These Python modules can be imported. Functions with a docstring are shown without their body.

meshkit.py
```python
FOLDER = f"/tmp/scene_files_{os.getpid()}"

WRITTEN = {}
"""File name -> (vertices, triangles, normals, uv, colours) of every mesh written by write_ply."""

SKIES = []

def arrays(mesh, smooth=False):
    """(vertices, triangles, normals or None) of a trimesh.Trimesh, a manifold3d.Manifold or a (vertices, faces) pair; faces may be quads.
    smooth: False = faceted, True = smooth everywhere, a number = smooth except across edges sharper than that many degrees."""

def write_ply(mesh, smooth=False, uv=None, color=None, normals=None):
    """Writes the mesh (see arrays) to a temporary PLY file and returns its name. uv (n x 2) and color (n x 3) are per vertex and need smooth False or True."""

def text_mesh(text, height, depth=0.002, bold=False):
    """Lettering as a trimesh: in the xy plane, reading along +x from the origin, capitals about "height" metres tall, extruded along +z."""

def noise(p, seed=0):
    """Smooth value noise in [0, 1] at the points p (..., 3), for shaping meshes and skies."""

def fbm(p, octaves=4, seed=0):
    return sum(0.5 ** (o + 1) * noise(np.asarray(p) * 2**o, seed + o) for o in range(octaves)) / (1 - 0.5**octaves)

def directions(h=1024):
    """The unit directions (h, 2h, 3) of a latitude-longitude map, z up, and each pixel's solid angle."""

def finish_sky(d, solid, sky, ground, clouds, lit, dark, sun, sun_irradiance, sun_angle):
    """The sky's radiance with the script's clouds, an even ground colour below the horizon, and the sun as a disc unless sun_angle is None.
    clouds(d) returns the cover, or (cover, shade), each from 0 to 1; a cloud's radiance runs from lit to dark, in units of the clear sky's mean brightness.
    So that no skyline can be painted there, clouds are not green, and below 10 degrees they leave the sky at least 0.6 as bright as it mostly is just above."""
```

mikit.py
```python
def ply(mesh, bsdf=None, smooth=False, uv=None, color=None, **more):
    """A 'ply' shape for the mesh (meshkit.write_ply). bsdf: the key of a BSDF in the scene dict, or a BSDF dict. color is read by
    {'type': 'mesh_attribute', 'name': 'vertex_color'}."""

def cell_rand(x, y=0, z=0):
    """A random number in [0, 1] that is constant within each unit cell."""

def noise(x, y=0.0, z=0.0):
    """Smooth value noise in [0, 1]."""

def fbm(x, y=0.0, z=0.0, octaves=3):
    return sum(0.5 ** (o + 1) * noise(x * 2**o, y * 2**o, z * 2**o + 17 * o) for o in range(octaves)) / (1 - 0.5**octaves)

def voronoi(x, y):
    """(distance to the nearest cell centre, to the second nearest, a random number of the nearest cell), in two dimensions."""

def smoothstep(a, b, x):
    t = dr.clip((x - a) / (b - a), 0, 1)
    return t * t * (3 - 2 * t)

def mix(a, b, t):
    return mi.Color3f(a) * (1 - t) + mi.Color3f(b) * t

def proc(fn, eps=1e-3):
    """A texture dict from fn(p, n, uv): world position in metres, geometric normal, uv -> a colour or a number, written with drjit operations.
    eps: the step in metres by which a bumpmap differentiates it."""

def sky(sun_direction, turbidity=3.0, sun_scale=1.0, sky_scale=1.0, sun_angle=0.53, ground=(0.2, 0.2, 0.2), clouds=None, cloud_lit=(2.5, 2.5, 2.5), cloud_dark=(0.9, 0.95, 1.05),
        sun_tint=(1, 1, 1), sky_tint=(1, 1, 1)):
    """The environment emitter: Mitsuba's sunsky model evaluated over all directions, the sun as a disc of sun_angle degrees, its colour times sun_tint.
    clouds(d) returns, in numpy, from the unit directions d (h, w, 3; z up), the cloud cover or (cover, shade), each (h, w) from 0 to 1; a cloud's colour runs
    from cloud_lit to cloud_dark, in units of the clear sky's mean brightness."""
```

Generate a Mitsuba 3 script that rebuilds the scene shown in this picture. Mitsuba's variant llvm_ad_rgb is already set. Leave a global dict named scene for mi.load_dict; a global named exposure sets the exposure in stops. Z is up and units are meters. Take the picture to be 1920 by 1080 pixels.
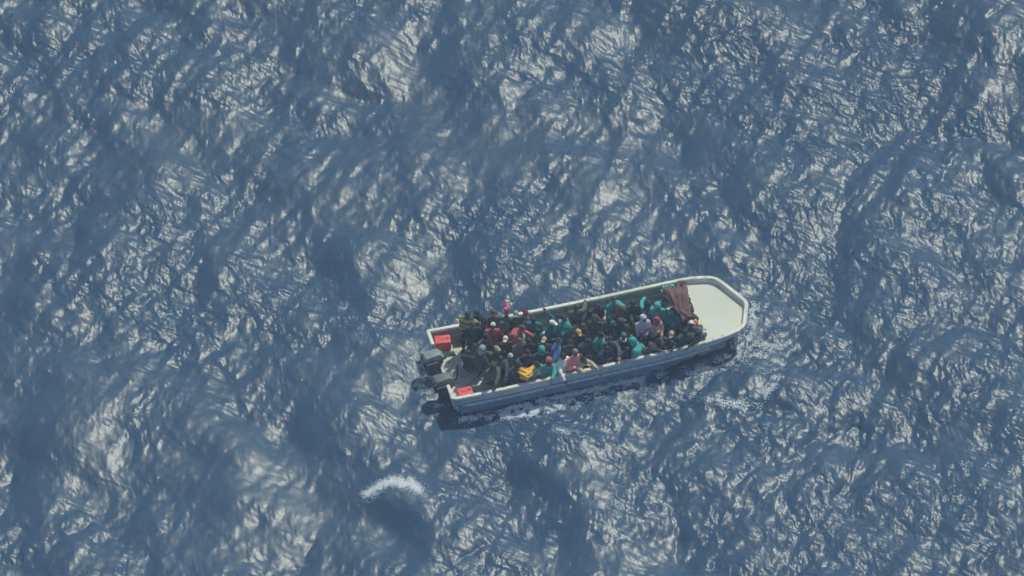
import math
import numpy as np, trimesh, manifold3d as m3, shapely
import mitsuba as mi, drjit as dr
import mikit, meshkit

T = mi.ScalarTransform4f
scene, labels = {}, {}
V = lambda *a: np.array(a, float)

# ------------------------------------------------------------------ camera, sky, exposure
DIST, ELEV = 260.0, math.radians(45)
EYE = [0.0, -DIST * math.cos(ELEV), DIST * math.sin(ELEV)]
SUN_AZ, SUN_EL = math.radians(31), math.radians(53)          # azimuth to the right of straight ahead
exposure = 1.4
scene['camera'] = {'type': 'thinlens', 'aperture_radius': 0.016, 'focus_distance': 130.0, 'fov': 2 * math.degrees(math.atan(16 / DIST)), 'fov_axis': 'x',
                   'to_world': T().look_at(origin=EYE, target=[0, 0, 0], up=[0, 0, 1]), 'near_clip': 1.0, 'far_clip': 9000.0}
scene['daylight'] = mikit.sky([math.sin(SUN_AZ) * math.cos(SUN_EL), math.cos(SUN_AZ) * math.cos(SUN_EL), math.sin(SUN_EL)],
                              turbidity=4, sun_angle=2.0, sun_tint=(0.82, 1.0, 1.09), ground=(0.03, 0.05, 0.08))

# ------------------------------------------------------------------ sea
WIND = math.radians(212)
GUSTS = [(13, -1, 6.5, .55), (10.5, 8.5, 4.5, .55), (11, -9, 5.5, .40), (5.5, 8.5, 2.0, .2), (3.5, -7.0, 2.5, .40), (-0.6, -9.5, 1.7, .45), (0.0, 1.3, 1.8, .45), (1.5, -5.2, 1.5, .3), (7.5, -4.5, 2.5, .25), (-1.5, 7.5, 3.5, -.30), (-6, 3.5, 2.6, -.32),
         (4.5, 5, 3, -.25), (-7, -7.5, 3.8, -.38), (-3.3, -9.8, 1.5, -.45), (-9, -10.5, 3.5, -.2), (-4.0, -3.5, 2.5, -.1), (-12.5, 5.5, 3, -.15), (-10, -1.5, 2.5, .15), (-14, -10.5, 2.5, .2), (-13.8, 10.5, 2.5, .2), (1.9, -8.4, 0.9, -.4)]
def gust(x, y, exp=np.exp):
    # the wind ruffles some stretches of water more than others (x, y, radius in metres, change)
    g = 0.86
    for cx, cy, r, a in GUSTS:
        g = g + a * exp(-((x - cx) * (x - cx) + (y - cy) * (y - cy)) / (r * r))
    return g
SLOPE0 = 0.034
_r = np.random.default_rng(4)
RIPPLES = []
for k in np.geomspace(5.5, 95.0, 34):                            # wave number, direction, phase, slope
    th = WIND + _r.normal(0, 0.55 + 0.004 * k)
    RIPPLES.append((float(k * math.cos(th)), float(k * math.sin(th)), float(_r.uniform(0, 6.28)), float(SLOPE0 * (1.25 if k < 22 else 1.0 if k < 45 else 0.6) / k)))
def sea_bump(p, n, uv):
    wx = p.x + 0.30 * mikit.noise(p.x * 0.9, p.y * 0.9, 2.0) + 0.07 * mikit.noise(p.x * 3.1, p.y * 3.1, 5.0)
    wy = p.y + 0.30 * mikit.noise(p.x * 0.9, p.y * 0.9, 12.0) + 0.07 * mikit.noise(p.x * 3.1, p.y * 3.1, 15.0)
    bunch = [dr.maximum(dr.exp(2.1 * (mikit.fbm(p.x * f + 3.0, p.y * f, s, 2) - 0.5)), 0.72) for f, s in ((0.30, 31.0), (0.8, 41.0), (2.2, 51.0))]
    total = [mi.Float(0.0), mi.Float(0.0), mi.Float(0.0)]
    for q, (kx, ky, ph, a) in enumerate(RIPPLES):
        c = dr.sin(kx * wx + ky * wy + ph)
        total[q % 3] += a * (c + 0.25 * c * c)                    # crests a little sharper than troughs
    g = gust(p.x, p.y, dr.exp)
    return (total[0] * bunch[0] * bunch[1] + total[1] * bunch[1] * bunch[2] + total[2] * bunch[0] * bunch[2]) * g

def sea_colour(p, n, uv):
    t = mikit.fbm(p.x * 0.25, p.y * 0.25, 5.0, 3)
    return mikit.mix((0.044, 0.122, 0.250), (0.060, 0.148, 0.284), t)

# half light scattered back from the water body, half mirror-like surface with ripples
scene['mat_sea'] = {'type': 'blendbsdf', 'weight': 0.5,
                    'body': {'type': 'diffuse', 'reflectance': mikit.proc(sea_colour)},
                    'surface': {'type': 'bumpmap', 'arbitrary': mikit.proc(sea_bump, eps=0.010), 'scale': 1.0,
                                'bsdf': {'type': 'principled', 'base_color': {'type': 'rgb', 'value': [0.0, 0.0, 0.0]}, 'roughness': 0.385, 'specular': 0.88}}}

N, TILE = 1024, 40.96
def sea_spectrum(lo, hi, slope, power, seed, sharp, wind):
    rng = np.random.default_rng(seed)
    k1 = np.fft.fftfreq(N, TILE / N) * 2 * np.pi
    kx, ky = np.meshgrid(k1, k1, indexing='xy')
    k = np.hypot(kx, ky); k[0, 0] = 1
    cosd = (kx * math.cos(wind) + ky * math.sin(wind)) / k
    spread = (0.08 + np.abs(cosd) ** sharp) * np.where(cosd > 0, 1.0, 0.3)
    P = np.exp(-(lo / k) ** 4) * np.exp(-(k / hi) ** 4) / k ** power * spread
    P[0, 0] = 0
    h = np.sqrt(P) * (rng.normal(size=(N, N)) + 1j * rng.normal(size=(N, N)))
    z = np.fft.ifft2(h).real
    gx, gy = np.gradient(z, TILE / N, axis=1), np.gradient(z, TILE / N, axis=0)
    h *= slope / math.sqrt((gx ** 2 + gy ** 2).mean())
    return [np.fft.ifft2(f * h).real for f in (1.0, -1j * kx / k, -1j * ky / k)]
def blur(a, sigma):
    k1 = np.fft.fftfreq(N, TILE / N) * 2 * np.pi
    g = np.exp(-(k1[:, None] ** 2 + k1[None] ** 2) * sigma ** 2 / 2)
    return np.fft.ifft2(np.fft.fft2(a) * g).real
LONG = sea_spectrum(0.7, 4.5, 0.16, 3.9, 11, 1.2, WIND)
CROSS = sea_spectrum(3.5, 24.0, 0.085, 3.8, 23, 6.0, math.radians(150))
def ruffle(seed, amount):
    # ripples come in bunches of every size, not evenly
    r = np.random.default_rng(seed); q = 0
    for s_, w_ in ((0.22, 0.7), (0.6, 0.8), (1.6, 1.0)):
        n = blur(r.normal(size=(N, N)), s_); q = q + w_ * n / n.std()
    return np.clip(np.exp(amount * q), 0.3, 2.2)
CROSS = [c * ruffle(19, 0.4) for c in CROSS]
def tile(a, x, y):
    fx, fy = (x / TILE * N) % N, (y / TILE * N) % N
    i, j = np.floor(fx).astype(int) % N, np.floor(fy).astype(int) % N
    u, v = fx - np.floor(fx), fy - np.floor(fy)
    i1, j1 = (i + 1) % N, (j + 1) % N
    return (a[j, i] * (1 - u) + a[j, i1] * u) * (1 - v) + (a[j1, i] * (1 - u) + a[j1, i1] * u) * v
def graded(half, step, out=3000.0):
    core = np.arange(-half, half + step / 2, step)
    tail, s, x = [], step, core[-1]
    while x < out:
        s *= 1.16; x += s; tail.append(x)
    tail = np.array(tail)
    return np.concatenate([-tail[::-1], core, tail])

# ------------------------------------------------------------------ materials
def wear(a, b, scale, seed, lo=0.35, hi=0.75, dirt=(0.16, 0.15, 0.13), dirt_at=0.8):
    def fn(p, n, uv):
        t = mikit.smoothstep(lo, hi, mikit.fbm(p.x * scale, p.y * scale, p.z * scale + seed, 4))
        d = mikit.smoothstep(dirt_at, 1.0, mikit.fbm(p.x * scale * 3, p.y * scale * 3, p.z * scale * 3 + seed + 40, 3) * 1.25)
        return mikit.mix(mikit.mix(a, b, t), dirt, d * 0.7)
    return mikit.proc(fn)
def paint(name, colour, rough=0.5, spec=0.4, **kw):
    c = colour if isinstance(colour, dict) else {'type': 'rgb', 'value': list(colour)}
    scene[name] = {'type': 'twosided', 'bsdf': {'type': 'principled', 'base_color': c, 'roughness': rough, 'specular': spec, **kw}}
paint('mat_hull', wear((0.50, 0.57, 0.61), (0.40, 0.47, 0.52), 1.6, 3), 0.45)
paint('mat_hull_blue', wear((0.12, 0.23, 0.38), (0.22, 0.33, 0.45), 2.5, 9), 0.5)
paint('mat_rail', wear((0.70, 0.70, 0.63), (0.58, 0.58, 0.52), 2.2, 5, dirt_at=0.72), 0.5)
paint('mat_inner', wear((0.33, 0.36, 0.33), (0.24, 0.27, 0.25), 2.0, 7, dirt_at=0.66), 0.6)
paint('mat_floor', wear((0.54, 0.56, 0.50), (0.34, 0.36, 0.32), 2.6, 13, dirt_at=0.62), 0.55)
paint('mat_deck', wear((0.60, 0.62, 0.555), (0.555, 0.575, 0.515), 0.9, 17, dirt_at=0.88), 0.55)
paint('mat_red', wear((0.74, 0.085, 0.085), (0.66, 0.07, 0.07), 4.0, 19, dirt_at=0.86), 0.4)
paint('mat_black', (0.02, 0.021, 0.023), 0.5)
paint('mat_cowl', wear((0.26, 0.31, 0.33), (0.19, 0.235, 0.26), 3.0, 23), 0.25, 0.6)
paint('mat_cowl_mid', wear((0.15, 0.18, 0.195), (0.11, 0.135, 0.15), 3.0, 24), 0.25, 0.6)
paint('mat_cowl_dark', (0.045, 0.055, 0.065), 0.3, 0.6)
paint('mat_decal_white', (0.62, 0.60, 0.62), 0.4)
paint('mat_decal_red', (0.20, 0.03, 0.045), 0.4)
paint('mat_metal', (0.35, 0.36, 0.37), 0.35, metallic=0.7)
paint('mat_rope', wear((0.62, 0.53, 0.46), (0.48, 0.40, 0.34), 8.0, 29), 0.9)
paint('mat_foam', (0.80, 0.84, 0.86), 0.9, 0.2)
paint('mat_eye', (0.03, 0.02, 0.018), 0.2)
VCOL = {'type': 'mesh_attribute', 'name': 'vertex_color'}
paint('mat_cloth', VCOL, 0.85, 0.25)
paint('mat_skin', VCOL, 0.5, 0.4)
paint('mat_hair', VCOL, 0.6, 0.3)

# ------------------------------------------------------------------ mesh helpers
_i = np.arange(26)
FIB = np.stack([np.sqrt(1 - (1 - 2 * (_i + .5) / 26) ** 2) * np.cos(_i * 2.39996), np.sqrt(1 - (1 - 2 * (_i + .5) / 26) ** 2) * np.sin(_i * 2.39996), 1 - 2 * (_i + .5) / 26], 1)
FIB_S = trimesh.creation.icosahedron().vertices
def hull(*balls, pts=FIB):
    """convex hull of balls (centre, radius or three radii)"""
    return m3.Manifold.hull_points(np.vstack([np.asarray(c) + pts * np.asarray(r) for c, r in balls]).astype(np.float64))
def union(parts):
    return m3.Manifold.batch_boolean(parts, m3.OpType.Add)
def mesh_of(m):
    k = m.to_mesh()
    return trimesh.Trimesh(np.array(k.vert_properties[:, :3], float), np.array(k.tri_verts), process=False)
def soft(m, edge, its=4, folds=0.0, seed=0, freq=9.0):
    t = mesh_of(m.refine_to_length(edge))
    t.merge_vertices()
    trimesh.smoothing.filter_taubin(t, lamb=0.5, nu=0.52, iterations=its)
    if folds:
        v, n = np.array(t.vertices), np.array(t.vertex_normals)
        a = meshkit.fbm(v * freq + seed * 3.7, 3, seed) - 0.5
        b = np.abs(meshkit.noise(v * freq * np.array([0.7, 0.7, 1.6]) + seed, seed + 9) - 0.5) - 0.2
        t.vertices = v + n * (folds * (1.6 * a - 1.2 * b))[:, None]
    return t
def tint(t, col, seed, amount=0.22, freq=7.0):
    v = np.array(t.vertices)
    f = 1 + amount * (meshkit.fbm(v * freq + seed, 3, seed) - 0.5) * 2
    return np.clip(np.asarray(col)[None] * f[:, None], 0, 1)
def rbox(size, r, seg=None):
    """box with rounded edges, centred at the origin"""
    s = np.array(size) / 2 - r
    return hull(*[(s * V(a, b, c), r) for a in (-1, 1) for b in (-1, 1) for c in (-1, 1)])
def tube(points, r, sides=8, closed=True):
    p = np.asarray(points, float)
    t = np.gradient(p, axis=0); t /= np.linalg.norm(t, axis=1, keepdims=True)
    a = np.cross(t, V(0, 0, 1)); bad = np.linalg.norm(a, axis=1) < 0.05
    a[bad] = np.cross(t[bad], V(1, 0, 0)); a /= np.linalg.norm(a, axis=1, keepdims=True)
    b = np.cross(t, a); ang = np.arange(sides) * 2 * np.pi / sides
    v = (p[:, None] + r * (np.cos(ang)[None, :, None] * a[:, None] + np.sin(ang)[None, :, None] * b[:, None])).reshape(-1, 3)
    n = len(p); f = []
    for i in range(n - 1):
        for j in range(sides):
            k = (j + 1) % sides
            f += [[i * sides + j, i * sides + k, (i + 1) * sides + k], [i * sides + j, (i + 1) * sides + k, (i + 1) * sides + j]]
    v = np.vstack([v, p[0], p[-1]])
    for j in range(sides):
        k = (j + 1) % sides
        f += [[n * sides, k, j], [n * sides + 1, (n - 1) * sides + j, (n - 1) * sides + k]]
    return trimesh.Trimesh(v, f, process=False)
def loft(rings, close=False):
    n = len(rings[0]); v = np.vstack(rings); f = []
    for a in range(len(rings) - 1):
        for i in range(n if close else n - 1):
            k = (i + 1) % n
            f.append([a * n + i, a * n + k, (a + 1) * n + k, (a + 1) * n + i])
    return v, np.array(f)
def numbered(key):
    if key not in USED:
        USED.add(key); return key
    i = 1
    while f'{key}_{i:03d}' in USED: i += 1
    USED.add(f'{key}_{i:03d}'); return f'{key}_{i:03d}'
USED = set()
HEAD15 = math.radians(15)
BOAT = T().translate([-2.2213, -4.0881, 0.0]).rotate([0, 0, 1], 15)
def boat_xy(x, y):
    return -2.2213 + x * math.cos(HEAD15) - y * math.sin(HEAD15), -4.0881 + x * math.sin(HEAD15) + y * math.cos(HEAD15)
def add(key, mesh, mat, smooth=False, frame=BOAT, **kw):
    key = numbered(key)
    scene[key] = mikit.ply(mesh, mat, smooth=smooth, **kw)
    if frame is not None: scene[key]['to_world'] = frame
    return key
def sstep(a, b, x):
    t = np.clip((np.asarray(x, float) - a) / (b - a), 0, 1)
    return t * t * (3 - 2 * t)

# ------------------------------------------------------------------ the boat (x towards the bow, y to port, z up from the water)
OUT = V((0.04, -1.65), (0.82, -1.65), (1.68, -1.63), (2.9, -1.57), (4.28, -1.51), (6.29, -1.44), (7.2, -1.42), (8.26, -1.36), (8.87, -1.26), (9.33, -1.13), (9.45, -1.05), (9.58, -0.84), (9.70, -0.5), (9.85, -0.12), (9.88, -0.02), (9.84, 0.1),
        (9.59, 0.61), (9.30, 1.19), (9.20, 1.30), (9.02, 1.40), (8.35, 1.52), (6.82, 1.51), (5.1, 1.49), (3.37, 1.46), (1.32, 1.46), (-0.01, 1.47))
def resample(p, n):
    s = np.r_[0, np.cumsum(np.linalg.norm(np.diff(p, axis=0), axis=1))]
    u = np.linspace(0, s[-1], n)
    q = np.stack([np.interp(u, s, p[:, k]) for k in (0, 1)], 1)
    for _ in range(1):
        q[1:-1] = (q[:-2] + 2 * q[1:-1] + q[2:]) / 4
    return q
OUT = resample(OUT, 150)
_t = np.gradient(OUT, axis=0); _t /= np.linalg.norm(_t, axis=1, keepdims=True)
INW = np.stack([-_t[:, 1], _t[:, 0]], 1)                     # towards the inside
INW[0] = INW[1] * 0 + V(0, 1); INW[-1] = V(0, -1)
BOW = sstep(6.0, 9.9, OUT[:, 0])
SHEER = 0.85 + 0.10 * sstep(4.5, 9.5, OUT[:, 0])
def ring(inset, z, rake=0.0, ky=1.0):
    q = OUT + INW * inset
    z = np.broadcast_to(z, (len(q),))
    stern = 0.24 * (1 - sstep(0.0, 1.6, OUT[:, 0])) * np.clip((0.80 - z) / 0.8, 0, 1.2)      # the stern slopes in under the transom
    return np.stack([q[:, 0] - rake * BOW + stern, q[:, 1] * ky, z], 1)
RAIL_W, RAIL_H = 0.105, 0.085
hull_rings = [ring(0.025, SHEER - 0.05), ring(0.03, SHEER - 0.16), ring(0.042, 0.54 + 0.14 * BOW, 0.2)]
add('boat__hull', loft(hull_rings), 'mat_hull', smooth=35)
low = [hull_rings[-1], ring(0.045, 0.46 + 0.2 * BOW, 0.26), ring(0.015, 0.445 + 0.2 * BOW, 0.28), ring(0.017, 0.40 + 0.2 * BOW, 0.32), ring(0.055, 0.36 + 0.22 * BOW, 0.40), ring(0.075, 0.16 + 0.31 * BOW, 0.72), ring(0.10, -0.02 + 0.34 * BOW, 1.0, 0.98), ring(0.2, -0.18 + 0.38 * BOW, 1.4, 0.85), ring(0.3, -0.24 + 0.4 * BOW, 1.6, 0.5), ring(0.3, -0.28 + 0.4 * BOW, 1.7, 0.0)]
add('boat__painted_bottom', loft(low), 'mat_hull_blue', smooth=35)
labels['boat__painted_bottom'] = {'label': 'faded blue paint on the lower hull at the waterline'}
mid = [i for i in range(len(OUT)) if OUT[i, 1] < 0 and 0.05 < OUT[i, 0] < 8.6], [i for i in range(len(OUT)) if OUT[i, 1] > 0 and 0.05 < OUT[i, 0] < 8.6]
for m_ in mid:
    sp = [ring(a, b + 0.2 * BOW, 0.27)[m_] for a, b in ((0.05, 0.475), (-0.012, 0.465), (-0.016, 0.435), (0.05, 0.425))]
    add('boat__chine_highlight_strip', loft(sp), 'mat_rail', smooth=30)  # pale strip added on each side to stand for the chine highlight
# cap rail, a rounded box section swept round the boat
sec = [(-0.012, -0.075), (-0.02, -0.05), (-0.02, -0.015), (-0.008, 0.0), (RAIL_W - 0.015, 0.0), (RAIL_W, -0.015), (RAIL_W, -RAIL_H), (0.03, -RAIL_H)]
rail_rings = [ring(a, SHEER + b) for a, b in sec]
v, f = loft(rail_rings + [rail_rings[0]])
ends = [trimesh.Trimesh(np.array([r[e] for r in rail_rings]), [[0, i, i + 1] for i in range(1, len(sec) - 1)], process=False) for e in (0, -1)]
add('boat__cap_rail', trimesh.util.concatenate([trimesh.Trimesh(v, np.vstack([f[:, [0, 1, 2]], f[:, [0, 2, 3]]]), process=False)] + ends), 'mat_rail', smooth=35)
labels['boat__cap_rail'] = {'label': 'cream white cap rail running round the boat'}
# inside: side walls with a ledge, floor
DECK_X, FLOOR = 8.18, 0.24
inner = [ring(RAIL_W - 0.02, SHEER - 0.03), ring(RAIL_W + 0.02, 0.62 + 0 * BOW), ring(RAIL_W + 0.10, 0.605 + 0 * BOW), ring(RAIL_W + 0.11, 0.57 + 0 * BOW), ring(RAIL_W + 0.05, 0.55 + 0 * BOW), ring(RAIL_W + 0.10, FLOOR - 0.02 + 0 * BOW)]
cut = OUT[:, 0] < 9.0
half = [np.nonzero(cut & (OUT[:, 1] < 0))[0], np.nonzero(cut & (OUT[:, 1] > 0))[0]]
add('boat__side_lining', loft([r[half[0]] for r in inner]), 'mat_inner', smooth=30)
add('boat__side_lining', loft([r[half[1]] for r in inner]), 'mat_inner', smooth=30)
fl = (OUT + INW * (RAIL_W + 0.09))
poly = shapely.Polygon(fl)
def sheet(poly, z, t, step=None):
    m = trimesh.creation.extrude_polygon(poly, t, engine='earcut')
    m.apply_translation([0, 0, z - t]); return m
add('boat__floor', sheet(poly.intersection(shapely.box(0.17, -3, DECK_X, 3)), FLOOR, 0.04), 'mat_floor')
labels['boat__floor'] = {'label': 'weathered grey floor of the open boat, bare at the stern'}
deck = shapely.Polygon(ring(RAIL_W - 0.03, 0)[:, :2]).intersection(shapely.box(DECK_X, -3, 11, 3))
add('boat__bow_deck', sheet(deck, 0.775, 0.04), 'mat_deck')
labels['boat__bow_deck'] = {'label': 'smooth empty cream bow deck inside its low bulwark'}
bul = [ring(RAIL_W - 0.01, SHEER - 0.03), ring(RAIL_W + 0.015, 0.81 + 0 * BOW), ring(RAIL_W + 0.05, 0.778 + 0 * BOW)]
sel = np.nonzero(OUT[:, 0] > DECK_X - 0.02)[0]
add('boat__bulwark', loft([r[sel] for r in bul]), 'mat_rail', smooth=40)
bk = mesh_of(m3.Manifold.hull_points(np.array([(DECK_X + a, b, c) for a in (-0.05, -0.002) for b in (-1.2, 1.3) for c in (FLOOR - 0.02, 0.77)], float)))
add('boat__bulkhead', bk, 'mat_inner')
# low benches across, mostly under the people
for bx in (1.55, 2.9, 4.25, 5.6, 6.9):
    b = rbox((0.30, 2.55, 0.05), 0.015); b = b.translate((bx, 0.0, 0.46))
    add('boat__bench', mesh_of(b), 'mat_inner')
# transom: high at the corners, cut down between for the motors
yz = shapely.Polygon([(-1.60, 0.84), (-1.02, 0.84), (-0.90, 0.50), (-0.82, 0.46), (0.62, 0.46), (0.70, 0.50), (0.82, 0.84), (1.42, 0.84), (1.36, 0.12), (1.1, -0.16), (0.6, -0.24), (-0.6, -0.24), (-1.1, -0.16), (-1.52, 0.12)])
tr = trimesh.creation.extrude_polygon(yz, 0.07, engine='earcut')
tr.vertices = np.stack([tr.vertices[:, 2] - 0.045 + 0.24 * np.clip((0.8 - tr.vertices[:, 1]) / 0.8, 0, 1.3), tr.vertices[:, 0], tr.vertices[:, 1]], 1); tr.invert() if tr.volume < 0 else None
add('boat__transom', tr, 'mat_hull')
for a, b in ((-1.635, -1.0), (0.80, 1.455)):
    add('boat__transom_cap', mesh_of(rbox((0.115, b - a, 0.06), 0.02).translate((-0.012, (a + b) / 2, 0.832))), 'mat_rail', smooth=40)
labels['boat'] = {'label': 'long open white boat with a cream bow deck, crowded with people, afloat on blue water', 'category': 'boat'}

# ------------------------------------------------------------------ outboard motors
def motor(y, x, tilt, label, tiller, top_mat):
    k = numbered('outboard_motor')
    F = BOAT @ T().translate([x, y, -0.10]).rotate([0, 0, 1], tilt).scale(1.16)
    def a(part, m, mat, **kw): return add(k + '__' + part, mesh_of(m) if hasattr(m, 'to_mesh') else m, mat, smooth=35, frame=F, **kw)
    top = hull(((-.17, -.10, .78), .07), ((-.17, .10, .78), .07), ((.17, -.09, .80), .07), ((.17, .09, .80), .07), ((-.22, -.12, .70), .06), ((-.22, .12, .70), .06), ((.26, -.08, .71), .06), ((.26, .08, .71), .06), pts=FIB)
    top = top.trim_by_plane((0, 0, 1), 0.715)
    low = hull(((-.23, -.125, .70), .06), ((-.23, .125, .70), .06), ((.27, -.085, .70), .06), ((.27, .085, .70), .06), ((-.21, -.115, .47), .05), ((-.21, .115, .47), .05), ((.22, -.08, .47), .05), ((.22, .08, .47), .05)).trim_by_plane((0, 0, -1), -0.712)
    ck = a('cowling', top, top_mat); labels[ck] = {'label': 'grey top of the engine cowling'}
    lk = a('lower_cowling', low, 'mat_cowl_dark'); labels[lk] = {'label': 'dark lower engine cowling'}
    for s in (-1, 1):
        yy = lambda q: s * (0.184 - 0.045 * (q + .23) / .5 + 0.010)
        for part, mat, z0, z1, x0, x1 in (('stripe', 'mat_decal_white', .61, .67, -.21, .12), ('stripe', 'mat_decal_red', .49, .59, -.20, .22)):
            pts = [(q, yy(q) - s * d - s * (0.004 if z < .6 else 0), z) for q in (x0, x1) for z in (z0, z1) for d in (0, .012)]
            a(part, m3.Manifold.hull_points(np.array(pts, float)), mat)
    a('air_vent', rbox((.05, .16, .07), .02).translate((-.275, 0, .74)), 'mat_black')
    a('midsection', hull(((.0, 0, .5), (.12, .07, .05)), ((-.02, 0, -.15), (.09, .045, .05))), 'mat_cowl_dark')
    a('gearcase', hull(((-.16, 0, -.42), .045), ((.16, 0, -.42), .035), ((-.02, 0, -.2), (.08, .03, .05))), 'mat_cowl_dark')
    a('anti_ventilation_plate', rbox((.36, .18, .02), .008).translate((-.05, 0, -.22)), 'mat_cowl_dark')
    for q in range(3):
        bl = hull(((0, 0.03, 0), (.012, .03, .02)), ((.02, .11, 0), (.006, .05, .05)))
        a('propeller_blade', bl.rotate((q * 120, 0, 0)).translate((-.22, 0, -.42)), 'mat_metal')
    a('clamp_bracket', union([rbox((.06, .26, .30), .02).translate((.18, 0, .42)), rbox((.16, .05, .06), .02).translate((.22, .09, .52)), rbox((.16, .05, .06), .02).translate((.22, -.09, .52))]), 'mat_black')
    if tiller:
        tk = a('tiller_handle', union([hull(((.24, -.02, .62), .035), ((.40, -.03, .66), .03)), hull(((.40, -.03, .66), .028), ((.42, -.03, 1.10), .024)), hull(((.415, -.03, .98), .036), ((.422, -.03, 1.16), .034))]), 'mat_black')
        labels[tk] = {'label': 'black tiller handle folded upright'}
    else:
        a('tiller_handle', union([hull(((.24, 0, .6), .035), ((.40, .02, .58), .03)), hull(((.40, .02, .58), .026), ((.66, .04, .55), .03))]), 'mat_black')
    labels[k] = {'label': label, 'category': 'outboard motor', 'group': 'outboard motors on the transom'}
motor(0.40, -0.16, 4, 'grey outboard motor nearer the far corner of the stern', False, 'mat_cowl')
motor(-0.66, -0.10, 4, 'grey outboard motor with an upright black tiller, nearer the near stern corner', True, 'mat_cowl_mid')

# ------------------------------------------------------------------ fuel cans
def can(x, y, z, w, rot, label):
    k = numbered('fuel_can'); F = BOAT @ T().translate([x, y, z]).rotate([0, 0, 1], rot)
    body = rbox((0.47 * w, 0.36 * w, 0.33), 0.045)
    ribs = [rbox((0.015, 0.374 * w, 0.27), 0.006).translate((q * w, 0, 0)) for q in (-.16, -.05, .06, .17)]
    add(k + '__tank', mesh_of(union([body] + ribs)), 'mat_red', smooth=40, frame=F)
    add(k + '__handle', mesh_of(union([hull(((-.09, 0, .150), .02), ((-.07, 0, .163), .020)), hull(((-.07, 0, .163), .020), ((.07, 0, .163), .020)), hull(((.07, 0, .163), .020), ((.09, 0, .150), .02))])), 'mat_red', smooth=40, frame=F)
    add(k + '__filler_cap', mesh_of(m3.Manifold.cylinder(.05, .042, .038, 16).translate((.165, .04, .155))), 'mat_red', smooth=40, frame=F)
    labels[k] = {'label': label, 'category': 'fuel can', 'group': 'red fuel cans at the stern'}
can(0.37, 1.10, FLOOR + 0.30, 1.08, -8, 'red fuel can in the far stern corner above the motors')
can(0.46, -1.27, FLOOR + 0.32, 1.05, 0, 'red fuel can in the near stern corner beside the upright tiller')
for yy, zz in ((1.10, 0.135), (-1.24, 0.15)):   # what the cans stand on
    add('boat__stern_shelf', mesh_of(rbox((0.62, 0.55, zz), 0.01).translate((0.36, yy, FLOOR + zz / 2 - 0.002))), 'mat_floor')

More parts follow.
